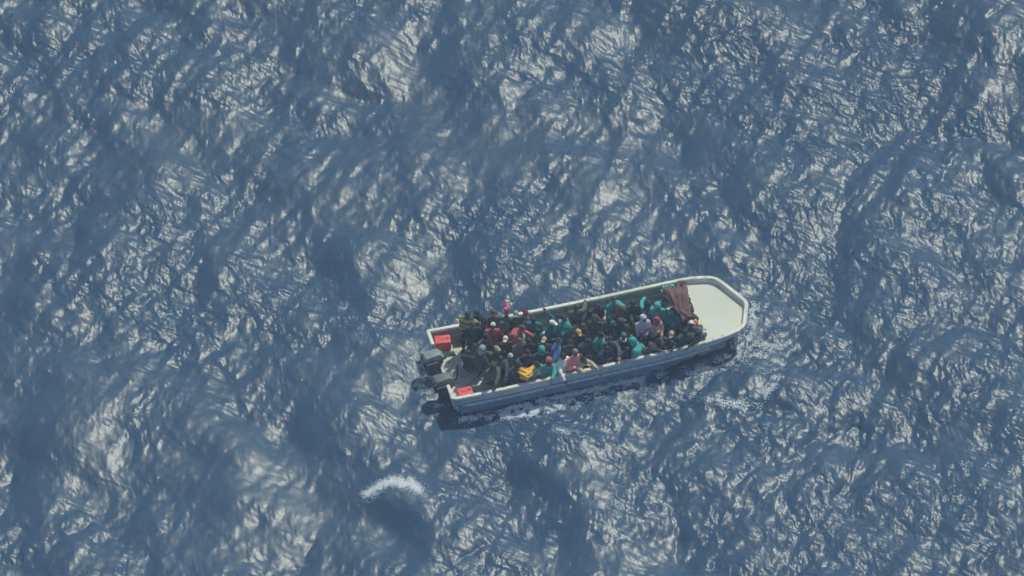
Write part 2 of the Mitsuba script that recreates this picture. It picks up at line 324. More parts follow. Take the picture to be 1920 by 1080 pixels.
# ------------------------------------------------------------------ people
COL = {'black': (.028, .031, .036), 'charcoal': (.055, .06, .066), 'slate': (.09, .115, .125), 'navy': (.026, .036, .065), 'slateblue': (.06, .085, .14), 'teal': (.045, .33, .32), 'darkteal': (.025, .14, .15),
       'petrol': (.02, .16, .20), 'greyteal': (.10, .19, .19), 'forest': (.028, .07, .06), 'olive': (.05, .055, .03), 'olivegrey': (.085, .10, .08), 'maroon': (.07, .022, .025), 'red': (.40, .075, .08), 'rose': (.52, .12, .14),
       'salmon': (.85, .26, .24), 'rust': (.38, .10, .06), 'coral': (.62, .12, .10), 'white': (.74, .76, .76), 'cream': (.62, .57, .44), 'khaki': (.33, .29, .21), 'tan': (.45, .36, .28), 'stone': (.48, .42, .33),
       'sage': (.30, .35, .29), 'mustard': (.50, .36, .09), 'hivis': (.36, .38, .07), 'brown': (.13, .085, .07), 'plum': (.06, .045, .075), 'plumblack': (.035, .028, .04), 'dusk': (.10, .095, .115), 'lilac': (.46, .44, .52),
       'magenta': (.33, .05, .12), 'blush': (.45, .25, .25), 'blue': (.10, .19, .46), 'ash': (.27, .30, .32), 'grey': (.26, .29, .29), 'greyteal2': (.1, .18, .2)}
COL = {k: tuple(min(.86, 1.18 * q + .006) for q in c) for k, c in COL.items()}
SKIN = [(.06, .036, .028), (.11, .062, .047), (.17, .10, .075), (.28, .175, .14), (.38, .18, .12)]
UP = V(0, 0, 1)
def unit(v): return v / (np.linalg.norm(v) + 1e-9)
def ik(a, target, l1, l2, pole):
    d = target - a; r = np.linalg.norm(d); R = min(r, (l1 + l2) * 0.985); d = d / (r + 1e-9)
    R = max(R, abs(l1 - l2) + 0.03)
    c = (l1 * l1 + R * R - l2 * l2) / (2 * l1 * R); s = math.sqrt(max(0, 1 - c * c))
    p = unit(pole - d * (pole @ d))
    return a + d * l1 * c + p * l1 * s, a + d * R
def frame(x, z):
    x = unit(x); y = unit(np.cross(z, x)); return np.stack([x, y, np.cross(x, y)], 1)
def hand(wrist, M, curl, side):
    """palm, four bent fingers of unequal length and a thumb from the side of the palm; M: columns along the fingers, sideways, back of the hand"""
    g = lambda *q: wrist + M @ V(*q)
    out = [hull((g(.0, -.018, 0), .016), (g(.0, .018, 0), .016), (g(.085, -.034, 0), .0125), (g(.085, .034, 0), .0125), pts=FIB_S)]
    for j, (yy, ln) in enumerate(((-.034, .062), (-.012, .078), (.012, .084), (.034, .074))):
        b = V(.082, yy, 0); d = V(math.cos(curl * .5), yy * 1.2, -math.sin(curl * .5)); m = b + d * ln * .52
        e = m + V(math.cos(curl * 1.3), yy, -math.sin(curl * 1.3)) * ln * .48
        out += [hull((g(*b), .0105), (g(*m), .0095), pts=FIB_S), hull((g(*m), .0095), (g(*e), .008), pts=FIB_S)]
    b = V(.022, .026 * side, -.004); m = b + V(.034, .034 * side, -.010); e = m + V(.030, .008 * side, -.010)
    return out + [hull((g(*b), .014), (g(*m), .011), pts=FIB_S), hull((g(*m), .011), (g(*e), .009), pts=FIB_S)]

def person(i, row):
    x, y, z, yaw, lean, gear, gcol, jcol, tcol, tone, La, Ra, label = row
    rng = np.random.default_rng(100 + i)
    key = numbered('person')
    ya, th = math.radians(yaw), math.radians(lean)
    f = V(math.cos(ya), math.sin(ya), 0); l = V(-f[1], f[0], 0)
    u = unit(UP * math.cos(th) + f * math.sin(th)); fb = unit(np.cross(l, u))
    head = V(min(x, 7.98), y, z)
    nb = head - u * .17 - UP * .02 - f * .02
    pv = nb - u * .50
    wall = 1.50 - .14 - .10 * float(sstep(5.0, 8.5, pv[0])) - (.0 if pv[1] < 0 else .04)     # bodies stay inside the side walls
    pv[2] = max(pv[2], FLOOR + .13); pv[1] = np.clip(pv[1], -(wall - .19), wall - .19); pv[0] = min(pv[0], 7.9)
    if nb[2] < 1.25: nb[1] = np.clip(nb[1], -(wall - .12), wall - .12)
    nb = pv + unit(nb - pv) * min(.5, np.linalg.norm(nb - pv))
    sc = [nb - u * .055 + l * s * .185 for s in (1, -1)]
    hips = [pv + l * s * .09 for s in (1, -1)]
    dz = pv[2] - FLOOR - .05
    ff = .36 if dz < .4 else .30 if dz < .62 else .12
    knees, ankles, toes = [], [], []
    fl_ = f
    for turn in range(0, 181, 15):                                  # legs stay inside the boat
        for sg in (1, -1):
            ang = (ya if x > 1.9 or y > .5 else -.35) + sg * math.radians(turn); fl_ = V(math.cos(ang), math.sin(ang), 0)
            q, kq = pv + fl_ * (ff + .18), pv + fl_ * .42
            ok = abs(q[1]) < 1.16 and abs(kq[1]) < 1.20 and max(q[0], kq[0]) < 8.0
            if ok: break
        if ok: break
    ll = V(-fl_[1], fl_[0], 0)
    hips = [pv + ll * s * .09 for s in (1, -1)]
    for s, h in zip((1, -1), hips):
        t = V(*(pv + fl_ * (ff + rng.uniform(-.05, .05)) + ll * s * .10)); t[2] = FLOOR + .065
        k, a = ik(h, t, .42, .40, fl_ + UP * .5 + ll * s * .12)
        knees.append(k); ankles.append(a); toes.append(a + fl_ * .15 - UP * .035)
    hands, elbows = [], []
    for n_, (s, t) in enumerate(zip((1, -1), (La, Ra))):
        side_hint = l * s
        if isinstance(t, tuple): tgt = V(*t)
        elif t == 'knee': tgt = knees[n_] + UP * .05 - f * .05
        elif t == 'lap': tgt = pv + f * .30 + UP * .10 + l * s * .02
        else: tgt = pv + l * s * .28 - f * .02 + UP * .02
        pole = -UP * .9 + l * s * .7 - f * .3
        if isinstance(t, tuple) and t[2] > z + .1: pole = l * s - UP * .2
        elif isinstance(t, tuple) and abs(t[1]) > 1.2: pole = l * s * .9 + UP * .45
        elif not isinstance(t, tuple): tgt[1] = np.clip(tgt[1], -(wall - .08), wall - .08)
        e, w = ik(sc[n_], tgt, .285, .255, pole)
        if not isinstance(t, tuple) and e[2] < 1.0: e[1] = np.clip(e[1], -(wall - .06), wall - .06)
        elbows.append(e); hands.append((w, unit(tgt - e) if np.linalg.norm(tgt - w) > .02 else unit(w - e)))
        if isinstance(t, tuple):
            gap = np.linalg.norm(tgt - sc[n_]) - .54
            if gap > .05 and DEBUG: print('reach', label, 'arm', n_, round(float(gap), 2))
    # body: one continuous surface
    hy = ya + math.radians(rng.uniform(-25, 25)); nod = math.radians(rng.uniform(-18, 10) + (28 if 'bowed' in label else 0))
    hf0 = V(math.cos(hy), math.sin(hy), 0); hl = V(-hf0[1], hf0[0], 0)
    hf = unit(hf0 * math.cos(nod) - UP * math.sin(nod)); hu = np.cross(hf, hl)
    H = nb + u * .17 + UP * .02 + f * .02
    h_ = lambda a, b, c: H + hf * a + hl * b + hu * c
    R3 = np.stack([hf, hl, hu], 1)
    def egg(c, r): return (R3 @ (FIB * np.asarray(r)).T).T + h_(*c)
    headparts = [m3.Manifold.hull_points(np.vstack([egg((-.008, 0, .03), (.098, .078, .088)), egg((.022, 0, -.05), (.062, .056, .052)), egg((.050, 0, -.088), (.024, .026, .02))])),
                 hull((h_(.088, 0, .012), .010), (h_(.108, 0, -.030), .014), pts=FIB_S), hull((h_(.108, 0, -.03), .012), (h_(.096, .016, -.034), .008), (h_(.096, -.016, -.034), .008), pts=FIB_S),
                 hull((h_(.080, .045, .028), .012), (h_(.080, -.045, .028), .012), (h_(.088, 0, .026), .012), pts=FIB_S), hull((h_(.078, .022, -.062), .010), (h_(.078, -.022, -.062), .010), (h_(.083, 0, -.060), .010), pts=FIB_S)]
    for s in (1, -1): headparts.append(hull((h_(-.005, s * .080, .018), (.016, .008, .016)), (h_(-.008, s * .078, -.018), (.010, .008, .012)), pts=FIB_S))
    parts = headparts + [hull((H - hu * .05, .052), (nb, .058)), hull((nb - u * .04, (.07, .07, .05)), (sc[0], .05), (sc[1], .05), (nb - u * .2, .10)), hull((nb - u * .16 + l * .06, .10), (nb - u * .16 - l * .06, .10), (pv + u * .14, .115)), hull((pv + u * .14, .115), (pv + l * .06, .115), (pv - l * .06, .115))]
    for n_ in (0, 1):
        w, d = hands[n_]
        parts += [hull((hips[n_], .085), (knees[n_], .056)), hull((knees[n_], .056), (knees[n_] * .6 + ankles[n_] * .4, .052), (ankles[n_], .036)), hull((ankles[n_], .036), (toes[n_], (.045, .045, .022)), (ankles[n_] - fl_ * .04 - UP * .025, .03)),
                  hull((sc[n_], .055), (elbows[n_], .040)), hull((elbows[n_], .040), (w, .027))]
        zz = unit(UP - d * (UP @ d)) if abs(d @ UP) < .9 else unit(f - d * (f @ d))
        parts += hand(w + d * .012, frame(d, zz), .7 if isinstance((La, Ra)[n_], str) else .45, (-1, 1)[n_])
    body = mesh_of(union(parts))
    add(key + '__body', body, 'mat_skin', smooth=True, color=tint(body, SKIN[tone], i, .12))
    for s in (1, -1):
        e = hull((h_(.083, s * .030, .008), (.010, .013, .008)), pts=FIB_S)
        add(key + '__eye', mesh_of(e), 'mat_eye', smooth=True)
    # clothes
    ex = .028
    bits = [hull((nb - u * .03, .08), (sc[0] - u * .005, .078), (sc[1] - u * .005, .078), (nb - u * .20, .15)),
            hull((nb - u * .17 + l * .085, .14), (nb - u * .17 - l * .085, .14), (pv + u * .13 + l * .04, .155), (pv + u * .13 - l * .04, .155)),
            hull((pv + u * .13 + l * .03, .14), (pv + u * .13 - l * .03, .14), (pv + u * .0 + l * .07, .145), (pv - l * .07, .145)),
            hull((nb - u * .02, .082), (nb + u * .035 + f * .01, .068))]
    bare = 'bare forearm' in label
    for n_ in (0, 1):
        w = hands[n_][0]
        cuff = elbows[n_] + (w - elbows[n_]) * (.15 if bare and n_ == 0 else .97)
        bits += [hull((sc[n_], .082), (elbows[n_], .068)), hull((elbows[n_], .068), (cuff, .052))]
    coat = soft(union(bits), .05, 3, .016, i)
    add(key + '__jacket', coat, 'mat_cloth', smooth=True, color=jacket_colour(coat, jcol, i, pv, u))
    legs = [hull((hips[0], .118), (hips[1], .118))]
    for n_ in (0, 1):
        legs += [hull((hips[n_], .108), (knees[n_], .076)), hull((knees[n_], .076), (knees[n_] * .5 + ankles[n_] * .5, .066), (ankles[n_] * .93 + knees[n_] * .07, .052))]
    tro = soft(union(legs), .06, 3, .012, i + 70)
    add(key + '__trousers', tro, 'mat_cloth', smooth=True, color=tint(tro, COL[tcol], i + 7))
    # hair and headgear
    cap_ = lambda g: m3.Manifold.hull_points(np.vstack([egg((-.012, 0, .034), (.098 + g, .080 + g, .092 + g)), egg((-.045, 0, -.02), (.058 + g, .070 + g, .06))]))
    brow = hu + hf * -.55
    def cutplane(m, off): return m.trim_by_plane(tuple(unit(brow)), float(unit(brow) @ H + off))
    gc = COL[gcol]
    hair_c = (.016, .014, .014) if gear != 'hair' or gcol not in COL else tuple(c * .8 for c in gc)
    if gear in ('hair', 'cap', 'hat', 'beanie'):
        hr = soft(cutplane(cap_(.008), .0), .03, 2, .010, i, 30.0)
        add(key + '__hair', hr, 'mat_hair', smooth=True, color=tint(hr, hair_c, i, .3, 20))
    if gear == 'beanie':
        b = soft(cutplane(m3.Manifold.hull_points(np.vstack([egg((-.014, 0, .040), (.112, .095, .105)), egg((-.03, 0, .10), (.05, .05, .055))])), .028), .035, 3, .008, i, 20.0)
        add(key + '__beanie', b, 'mat_cloth', smooth=True, color=tint(b, gc, i + 3))
    if gear == 'cap':
        b = soft(union([m3.Manifold.hull_points(egg((-.012, 0, .044), (.110, .092, .098))).trim_by_plane(tuple(hu), float(hu @ H + .045)), m3.Manifold.hull_points(np.vstack([egg((.07, 0, .05), (.02, .075, .006)), egg((.15, 0, .036), (.02, .045, .006))]))]), .03, 2)
        add(key + '__cap', b, 'mat_cloth', smooth=True, color=tint(b, gc, i + 3))
    if gear == 'hat':
        b = soft(union([m3.Manifold.hull_points(np.vstack([egg((-.01, 0, .05), (.108, .092, .02)), egg((-.01, 0, .12), (.085, .075, .03))])), m3.Manifold.hull_points(np.vstack([egg((-.01, 0, .052), (.185, .17, .012))]))]), .04, 2, .008, i)
        add(key + '__hat', b, 'mat_cloth', smooth=True, color=tint(b, gc, i + 3))
    if gear in ('hood', 'scarf'):
        g = .034 if gear == 'hood' else .026
        hb = m3.Manifold.hull_points(np.vstack([egg((-.02, 0, .04), (.10 + g, .085 + g, .092 + g)), egg((.0, 0, -.06), (.085 + g, .075 + g, .06)), nb + FIB * .085 + u * .02]))
        face = m3.Manifold.hull_points(np.vstack([egg((.12, 0, .005), (.06, .062, .078)), egg((.05, 0, .0), (.06, .055, .070))]))
        b = soft(hb - face, .035, 2, .010, i, 14.0)
        add(key + ('__hood' if gear == 'hood' else '__headscarf'), b, 'mat_cloth', smooth=True, color=tint(b, gc, i + 3, .3, 16))
    if 'neck scarf' in label:
        b = soft(m3.Manifold.hull_points(np.vstack([nb + u * .05 + FIB * V(.10, .10, .03), nb + u * .03 + f * .05 + FIB * V(.10, .10, .025)])), .04, 2, .012, i, 16.0)
        add(key + '__neck_scarf', b, 'mat_cloth', smooth=True, color=tint(b, COL['lilac'], i))
    labels[key] = {'label': label, 'category': 'person', 'group': 'people crowded in the boat'}

def jacket_colour(t, jcol, i, pv, u):
    c = tint(t, COL[jcol], i)
    if jcol == 'hivis':                                             # yellow and black panels
        h = (np.array(t.vertices) - pv) @ u
        band = ((h % .17) < .06)
        c[band] = c[band] * 0 + V(.03, .035, .035)
    return c
DEBUG = False

PEOPLE = [
    (1.11, 0.92, 1.73, -120, 5, 'hair', 'black', 'hivis', 'black', 1, 'side', 'knee', 'person in a yellow and black jacket at the far stern end of the crowd'),
    (1.5, 1.16, 1.48, -60, 5, 'beanie', 'forest', 'black', 'black', 2, 'side', 'side', 'person in a dark green beanie beside the yellow and black jacket'),
    (1.17, 0.45, 1.75, -100, 8, 'hair', 'brown', 'navy', 'navy', 2, 'knee', 'lap', 'bareheaded person in a navy jacket in front of the dark green beanie'),
    (1.61, 0.7, 1.55, -50, 10, 'hood', 'black', 'maroon', 'black', 0, 'lap', 'knee', 'person in a black hood behind the cream beanie'),
    (1.77, 0.31, 1.65, -100, 8, 'beanie', 'cream', 'red', 'slate', 2, 'knee', 'lap', 'person in a cream beanie and dull red jacket'),
    (1.97, 1.0, 1.47, -75, 5, 'hat', 'charcoal', 'slate', 'black', 1, 'side', 'knee', 'person in a wide grey hat and slate jacket at the far rail'),
    (2.6, 0.65, 1.62, -95, 4, 'cap', 'grey', 'forest', 'black', 1, (2.88, 0.4, 1.82), (2.28, 0.55, 1.85), 'person in a grey cap with both arms raised beside the pink cloth'),
    (2.66, 0.13, 1.53, -30, 35, 'hair', 'brown', 'rose', 'black', 2, (2.95, 0.13, 1.15), 'lap', 'person in a rose red jacket bending forward below the raised arms'),
    (2.06, -0.11, 1.4, -95, 8, 'cap', 'cream', 'maroon', 'black', 1, 'lap', 'knee', 'person in a cream cap and maroon jacket amidst dark clothes'),
    (2.46, -0.37, 1.49, -70, 10, 'hair', 'brown', 'brown', 'navy', 3, 'lap', 'knee', 'person in a brown jacket right of the cream cap'),
    (1.24, -0.46, 1.56, 30, 12, 'hood', 'ash', 'black', 'black', 1, 'lap', 'side', 'person in an ash grey hood and black jacket near the stern floor'),
    (0.85, -0.22, 1.2, -120, 10, 'hair', 'black', 'black', 'navy', 3, 'knee', (0.94, -0.13, 0.9), 'person in black nearest to the stern, with a pale hand on the knee'),
    (1.72, -0.39, 1.33, -80, 8, 'cap', 'khaki', 'olive', 'black', 3, 'knee', 'lap', 'person in a khaki cap and olive jacket left of the lilac beanie'),
    (1.38, -1.2, 1.48, -85, 14, 'hood', 'olive', 'olivegrey', 'black', 1, (1.29, -1.68, 0.93), 'knee', 'person in an olive hood leaning to the near rail by the stern'),
    (1.69, -0.89, 1.4, -95, 12, 'hair', 'black', 'plum', 'navy', 0, (1.6, -1.86, 0.93), 'lap', 'person in a dark plum jacket reaching over the near rail, right of the olive hood'),
    (2.08, -0.64, 1.15, -95, 8, 'beanie', 'lilac', 'darkteal', 'navy', 3, 'knee', 'lap', 'person in a lilac white beanie and dark teal jacket'),
    (2.6, -0.78, 1.34, -95, 8, 'hair', 'black', 'black', 'slate', 3, 'lap', 'knee', 'person in a black jacket behind the yellow bundle'),
    (2.17, -1.16, 1.33, -60, 18, 'hair', 'black', 'navy', 'black', 0, (2.44, -1.01, 0.95), 'lap', 'person in navy with an arm laid towards the yellow bundle'),
    (3.04, -0.76, 1.32, -95, 10, 'hood', 'teal', 'navy', 'navy', 2, 'knee', 'lap', 'person in a teal hood with a navy coat'),
    (2.78, -1.27, 1.26, -60, 15, 'hair', 'black', 'sage', 'sage', 1, 'lap', 'knee', 'person in a pale sage jacket right of the yellow bundle'),
    (3.15, -1.22, 1.25, -100, 4, 'hood', 'rust', 'teal', 'navy', 1, (3.07, -1.8, 0.93), 'lap', 'person in a rust red hood with a teal arm over the near rail'),
    (3.61, -1.2, 1.34, -60, 2, 'hair', 'black', 'white', 'white', 0, 'lap', (3.53, -1.88, 0.72), 'person in long white clothing hanging an arm over the near rail'),
    (4.0, -1.2, 1.4, -75, 4, 'hair', 'grey', 'salmon', 'maroon', 1, 'lap', (3.99, -1.33, 0.9), 'person in a salmon pink jacket right of the person in white'),
    (4.25, -1.35, 1.11, -50, 24, 'hair', 'maroon', 'stone', 'stone', 2, (4.59, -1.59, 0.93), (4.29, -1.45, 0.8), 'person in a stone coloured jacket resting an arm along the near rail'),
    (3.65, 0.21, 1.38, -60, 6, 'cap', 'white', 'darkteal', 'black', 0, (3.45, 0.72, 1.75), 'lap', 'person in a white cap with a teal arm raised'),
    (4.08, 0.41, 1.31, -45, 6, 'hair', 'black', 'teal', 'navy', 2, (4.18, -0.1, 1.05), 'lap', 'person in a teal jacket with black hair right of the white cap'),
    (4.58, 0.78, 1.28, -95, 6, 'hair', 'olive', 'olivegrey', 'black', 1, (5.03, 1.36, 0.93), 'lap', 'person in olive grey with a hand on the far rail'),
    (4.88, 0.35, 1.37, -40, 15, 'hair', 'black', 'plum', 'black', 1, (5.28, 0.16, 1.1), 'lap', 'person in dark plum with a bare forearm stretched towards the bow'),
    (4.94, -0.04, 1.5, -110, 8, 'hood', 'charcoal', 'charcoal', 'black', 2, 'lap', 'knee', 'person in a charcoal hood beside the bare forearm'),
    (4.31, -0.41, 1.41, -100, 8, 'cap', 'mustard', 'maroon', 'olive', 2, 'lap', 'knee', 'person in a mustard cap in the middle of the boat'),
    (3.61, -0.67, 1.48, -20, 10, 'hair', 'black', 'blue', 'teal', 2, 'lap', 'side', 'person in a bright blue jacket in the middle of the boat'),
    (3.23, -0.33, 1.27, -120, 8, 'cap', 'tan', 'black', 'black', 2, 'knee', 'lap', 'person in a tan cap left of the bright blue jacket'),
    (3.16, 0.1, 1.27, -100, 10, 'hair', 'black', 'darkteal', 'navy', 1, 'lap', 'knee', 'person in dark teal left of the white cap, head bowed'),
    (3.96, -0.69, 1.33, -95, 8, 'hair', 'black', 'black', 'olive', 3, 'knee', 'lap', 'person with a pale face and black jacket right of the bright blue jacket'),
    (4.58, -0.03, 1.24, -60, 12, 'hair', 'brown', 'slateblue', 'navy', 3, (4.65, -0.65, 1.0), 'lap', 'person in a slate blue jacket with one long sleeve reaching down'),
    (5.0, -0.55, 1.26, -50, 14, 'hair', 'black', 'teal', 'navy', 2, (4.97, -0.85, 0.95), 'lap', 'person in a teal jacket with black hair left of the reddish tan face'),
    (5.2, -0.88, 1.33, -95, 10, 'hair', 'black', 'slateblue', 'navy', 4, (5.29, -2.02, 0.93), 'knee', 'person with a reddish tan face and slate blue jacket holding the near rail'),
    (5.65, -0.81, 1.29, -90, 10, 'beanie', 'greyteal', 'navy', 'navy', 1, 'lap', 'knee', 'person in a grey teal beanie and pale neck scarf'),
    (5.84, -1.1, 1.32, 150, 22, 'hood', 'teal', 'teal', 'black', 1, 'lap', (6.21, -1.11, 0.95), 'person in a teal hooded jacket with back to the camera by the near rail'),
    (5.76, 0.71, 1.37, -70, 8, 'hair', 'charcoal', 'teal', 'darkteal', 3, (5.9, 0.48, 1.35), 'lap', 'person in a teal jacket with greying hair at the far rail'),
    (5.89, 0.26, 1.38, -60, 10, 'hair', 'brown', 'maroon', 'black', 1, (6.16, 0.19, 1.1), (6.42, 1.4, 0.93), 'person in a maroon jacket right of the greying hair'),
    (6.28, 0.4, 1.4, -95, 8, 'beanie', 'olive', 'black', 'black', 1, 'lap', 'knee', 'person in an olive beanie and black jacket below the far rail'),
    (6.75, 0.4, 1.24, -100, 10, 'hood', 'black', 'teal', 'navy', 0, 'lap', (6.96, 1.24, 0.93), 'person in a black hood with a teal sleeve on the far rail'),
    (7.28, 0.4, 1.35, -60, 14, 'hair', 'black', 'teal', 'black', 1, (7.4, 1.34, 0.93), 'lap', 'person in a teal jacket at the far rail beside the brown blanket'),
    (5.4, 0.02, 1.27, -90, 14, 'hair', 'black', 'darkteal', 'black', 0, 'lap', 'knee', 'person in dark teal with head bowed, in the middle of the bow half'),
    (5.7, -0.35, 1.44, -110, 10, 'hood', 'charcoal', 'black', 'black', 2, 'knee', 'lap', 'person in black with a charcoal hood, behind the grey teal beanie'),
    (6.1, -0.11, 1.17, -90, 10, 'hair', 'olive', 'olivegrey', 'olive', 2, 'lap', 'knee', 'person in an olive grey jacket left of the lilac headscarf'),
    (6.38, -0.45, 1.52, -80, 10, 'scarf', 'lilac', 'lilac', 'black', 1, 'lap', 'knee', 'person in a lilac headscarf'),
    (6.81, -0.5, 1.37, -60, 8, 'scarf', 'magenta', 'blush', 'black', 3, 'lap', (6.85, -0.62, 1.0), 'person in a magenta headscarf'),
    (6.21, -0.86, 1.26, -60, 14, 'hair', 'black', 'black', 'black', 0, 'knee', 'lap', 'person all in black left of the teal back by the near rail'),
    (6.73, -1.04, 1.02, -70, 18, 'hair', 'black', 'plumblack', 'black', 1, (6.1, -1.88, 0.93), (6.67, -1.38, 0.95), 'person in a plum black jacket with a pale hand on the near rail'),
    (7.34, -0.13, 1.15, -120, 15, 'hood', 'teal', 'teal', 'darkteal', 1, 'lap', 'knee', 'person in a teal hood left of the brown blanket'),
    (7.36, -0.53, 1.02, -40, 22, 'hood', 'petrol', 'petrol', 'teal', 1, 'lap', 'knee', 'person hunched in a petrol blue hooded coat'),
    (7.15, -0.93, 1.09, -100, 12, 'cap', 'tan', 'dusk', 'stone', 1, (6.96, -1.56, 0.93), (7.26, -1.11, 0.95), 'person in a tan cap with pale sleeves near the bow rail'),
    (8.21, 0.34, 1.14, 170, 14, 'hood', 'charcoal', 'black', 'black', 1, 'lap', 'knee', 'person in a charcoal hood against the cream bow deck'),
    (8.15, -0.18, 1.19, -150, 12, 'hair', 'black', 'forest', 'black', 1, 'lap', 'knee', 'person in forest green between the brown blanket and the bow deck'),
    (8.16, -0.66, 1.12, -100, 12, 'cap', 'coral', 'charcoal', 'black', 1, 'lap', 'knee', 'person in a coral red cap at the edge of the bow deck'),
    (7.79, -0.88, 1.32, -110, 10, 'beanie', 'white', 'dusk', 'olive', 1, 'knee', 'lap', 'person in a white beanie left of the coral cap'),
    (8.26, -1.13, 1.22, -100, 16, 'hood', 'slate', 'slateblue', 'black', 1, 'knee', 'lap', 'person in a slate hood in the near corner by the bow deck'),
    (7.51, -1.32, 1.37, -80, 20, 'hair', 'black', 'forest', 'black', 0, (7.6, -1.4, 0.93), 'lap', 'person in dark green gripping the near rail with a dark hand'),
    (7.71, -0.51, 1.18, -60, 14, 'hair', 'black', 'black', 'navy', 1, 'lap', 'knee', 'person in black under the lower end of the brown blanket'),
    (6.39, -1.32, 1.15, -80, 20, 'hair', 'brown', 'charcoal', 'black', 2, 'lap', 'knee', 'person in charcoal right of the teal back by the near rail'),
    (1.47, 0.02, 1.55, -60, 14, 'hair', 'black', 'slate', 'navy', 1, 'knee', 'lap', 'person in a slate jacket between the dull red jacket and the ash hood'),
    (2.78, -0.18, 1.21, -100, 14, 'hair', 'black', 'black', 'black', 0, 'lap', 'knee', 'person in black right of the brown jacket, head bowed'),
    (2.18, 0.58, 1.29, -70, 8, 'hood', 'slate', 'greyteal', 'black', 1, 'side', 'lap', 'person in a grey teal hood right of the cream beanie'),
    (4.43, -0.99, 1.57, -70, 24, 'hair', 'black', 'navy', 'black', 1, 'lap', 'knee', 'person in navy with head bowed behind the salmon jacket'),
    (4.11, -0.16, 1.37, -60, 20, 'hood', 'darkteal', 'darkteal', 'black', 1, 'lap', 'knee', 'person in a dark teal hood left of the mustard cap'),
    (3.12, 0.51, 1.34, -110, 20, 'hair', 'black', 'darkteal', 'black', 1, 'lap', 'knee', 'person in dark teal, head bowed, at the far rail left of the raised arm'),
    (5.2, 0.61, 1.34, -80, 18, 'hair', 'black', 'black', 'black', 1, 'lap', 'knee', 'person in black with head bowed below the far rail amidships'),
    (6.5, -0.09, 1.32, -100, 20, 'hair', 'black', 'black', 'navy', 1, 'lap', 'knee', 'person in black with head bowed behind the lilac headscarf'),
    (6.94, -0.05, 1.52, -110, 18, 'hood', 'teal', 'teal', 'black', 1, 'lap', 'knee', 'person in a teal hood behind the magenta headscarf'),
    (5.62, -1.4, 1.2, -80, 24, 'hair', 'black', 'black', 'navy', 1, 'lap', 'knee', 'person in black with head bowed left of the teal back'),
    (7.06, -1.39, 1.04, -80, 20, 'hair', 'black', 'black', 'black', 1, 'lap', 'knee', 'person in black with head bowed by the near rail below the tan cap'),
    (7.91, -1.39, 1.24, -90, 20, 'hair', 'black', 'dusk', 'black', 1, 'lap', 'knee', 'person in dusky grey with head bowed at the near rail beside the slate hood'),
    (4.99, -1.27, 1.35, -60, 24, 'hair', 'black', 'navy', 'navy', 1, 'lap', 'knee', 'person in navy with head bowed below the reddish tan face'),
]
BLANKET = [[(7.32, 0.73, 1.3), (7.78, 1.0, 1.18), (8.3, 1.19, 1.02)], [(7.34, 0.18, 1.5), (7.65, 0.19, 1.5), (8.11, 0.35, 1.25)], [(7.43, -0.47, 1.62), (7.61, -0.43, 1.6), (8.0, -0.28, 1.35)], [(7.63, -0.72, 1.46), (7.72, -0.76, 1.5), (7.88, -0.63, 1.4)]]
YELLOW = [[(2.19, -0.97, 1.0), (2.18, -1.08, 1.02), (2.2, -1.14, 0.98)], [(2.34, -1.12, 1.08), (2.3, -1.34, 1.1), (2.27, -1.43, 0.98)], [(2.49, -1.2, 1.08), (2.42, -1.44, 1.1), (2.39, -1.57, 0.95)], [(2.71, -1.07, 1.05), (2.66, -1.25, 1.08), (2.6, -1.37, 1.0)]]
PINK = [[(2.23, 0.96, 1.98), (2.21, 0.76, 1.9), (2.23, 0.57, 1.8)], [(2.36, 0.91, 2.02), (2.32, 0.7, 1.95), (2.29, 0.52, 1.85)], [(2.47, 0.75, 1.98), (2.42, 0.65, 1.9), (2.37, 0.53, 1.8)]]
MAUVE = [[(2.77, 0.66, 1.85), (2.77, 0.47, 1.8), (2.77, 0.29, 1.7)], [(2.87, 0.65, 1.88), (2.86, 0.43, 1.84), (2.84, 0.25, 1.72)], [(2.93, 0.57, 1.85), (2.94, 0.4, 1.8), (2.93, 0.27, 1.7)]]
AQUA = [[(7.48, 1.27, 1.0), (7.69, 1.28, 1.0), (7.86, 1.28, 1.0)], [(7.45, 1.18, 1.0), (7.66, 1.19, 1.0), (7.83, 1.17, 1.0)], [(7.43, 1.13, 0.93), (7.64, 1.15, 0.93), (7.84, 1.14, 0.93)]]
ROPE = [(9.34, -1.33, 0.9), (9.39, -1.38, 0.75), (9.43, -1.32, 0.45), (9.41, -1.3, 0.2), (9.26, -1.35, 0.1), (9.01, -1.46, 0.06), (8.71, -1.59, 0.05), (8.37, -1.69, 0.05), (8.08, -1.69, 0.04), (7.75, -1.67, 0.03), (7.32, -1.66, 0.0)]
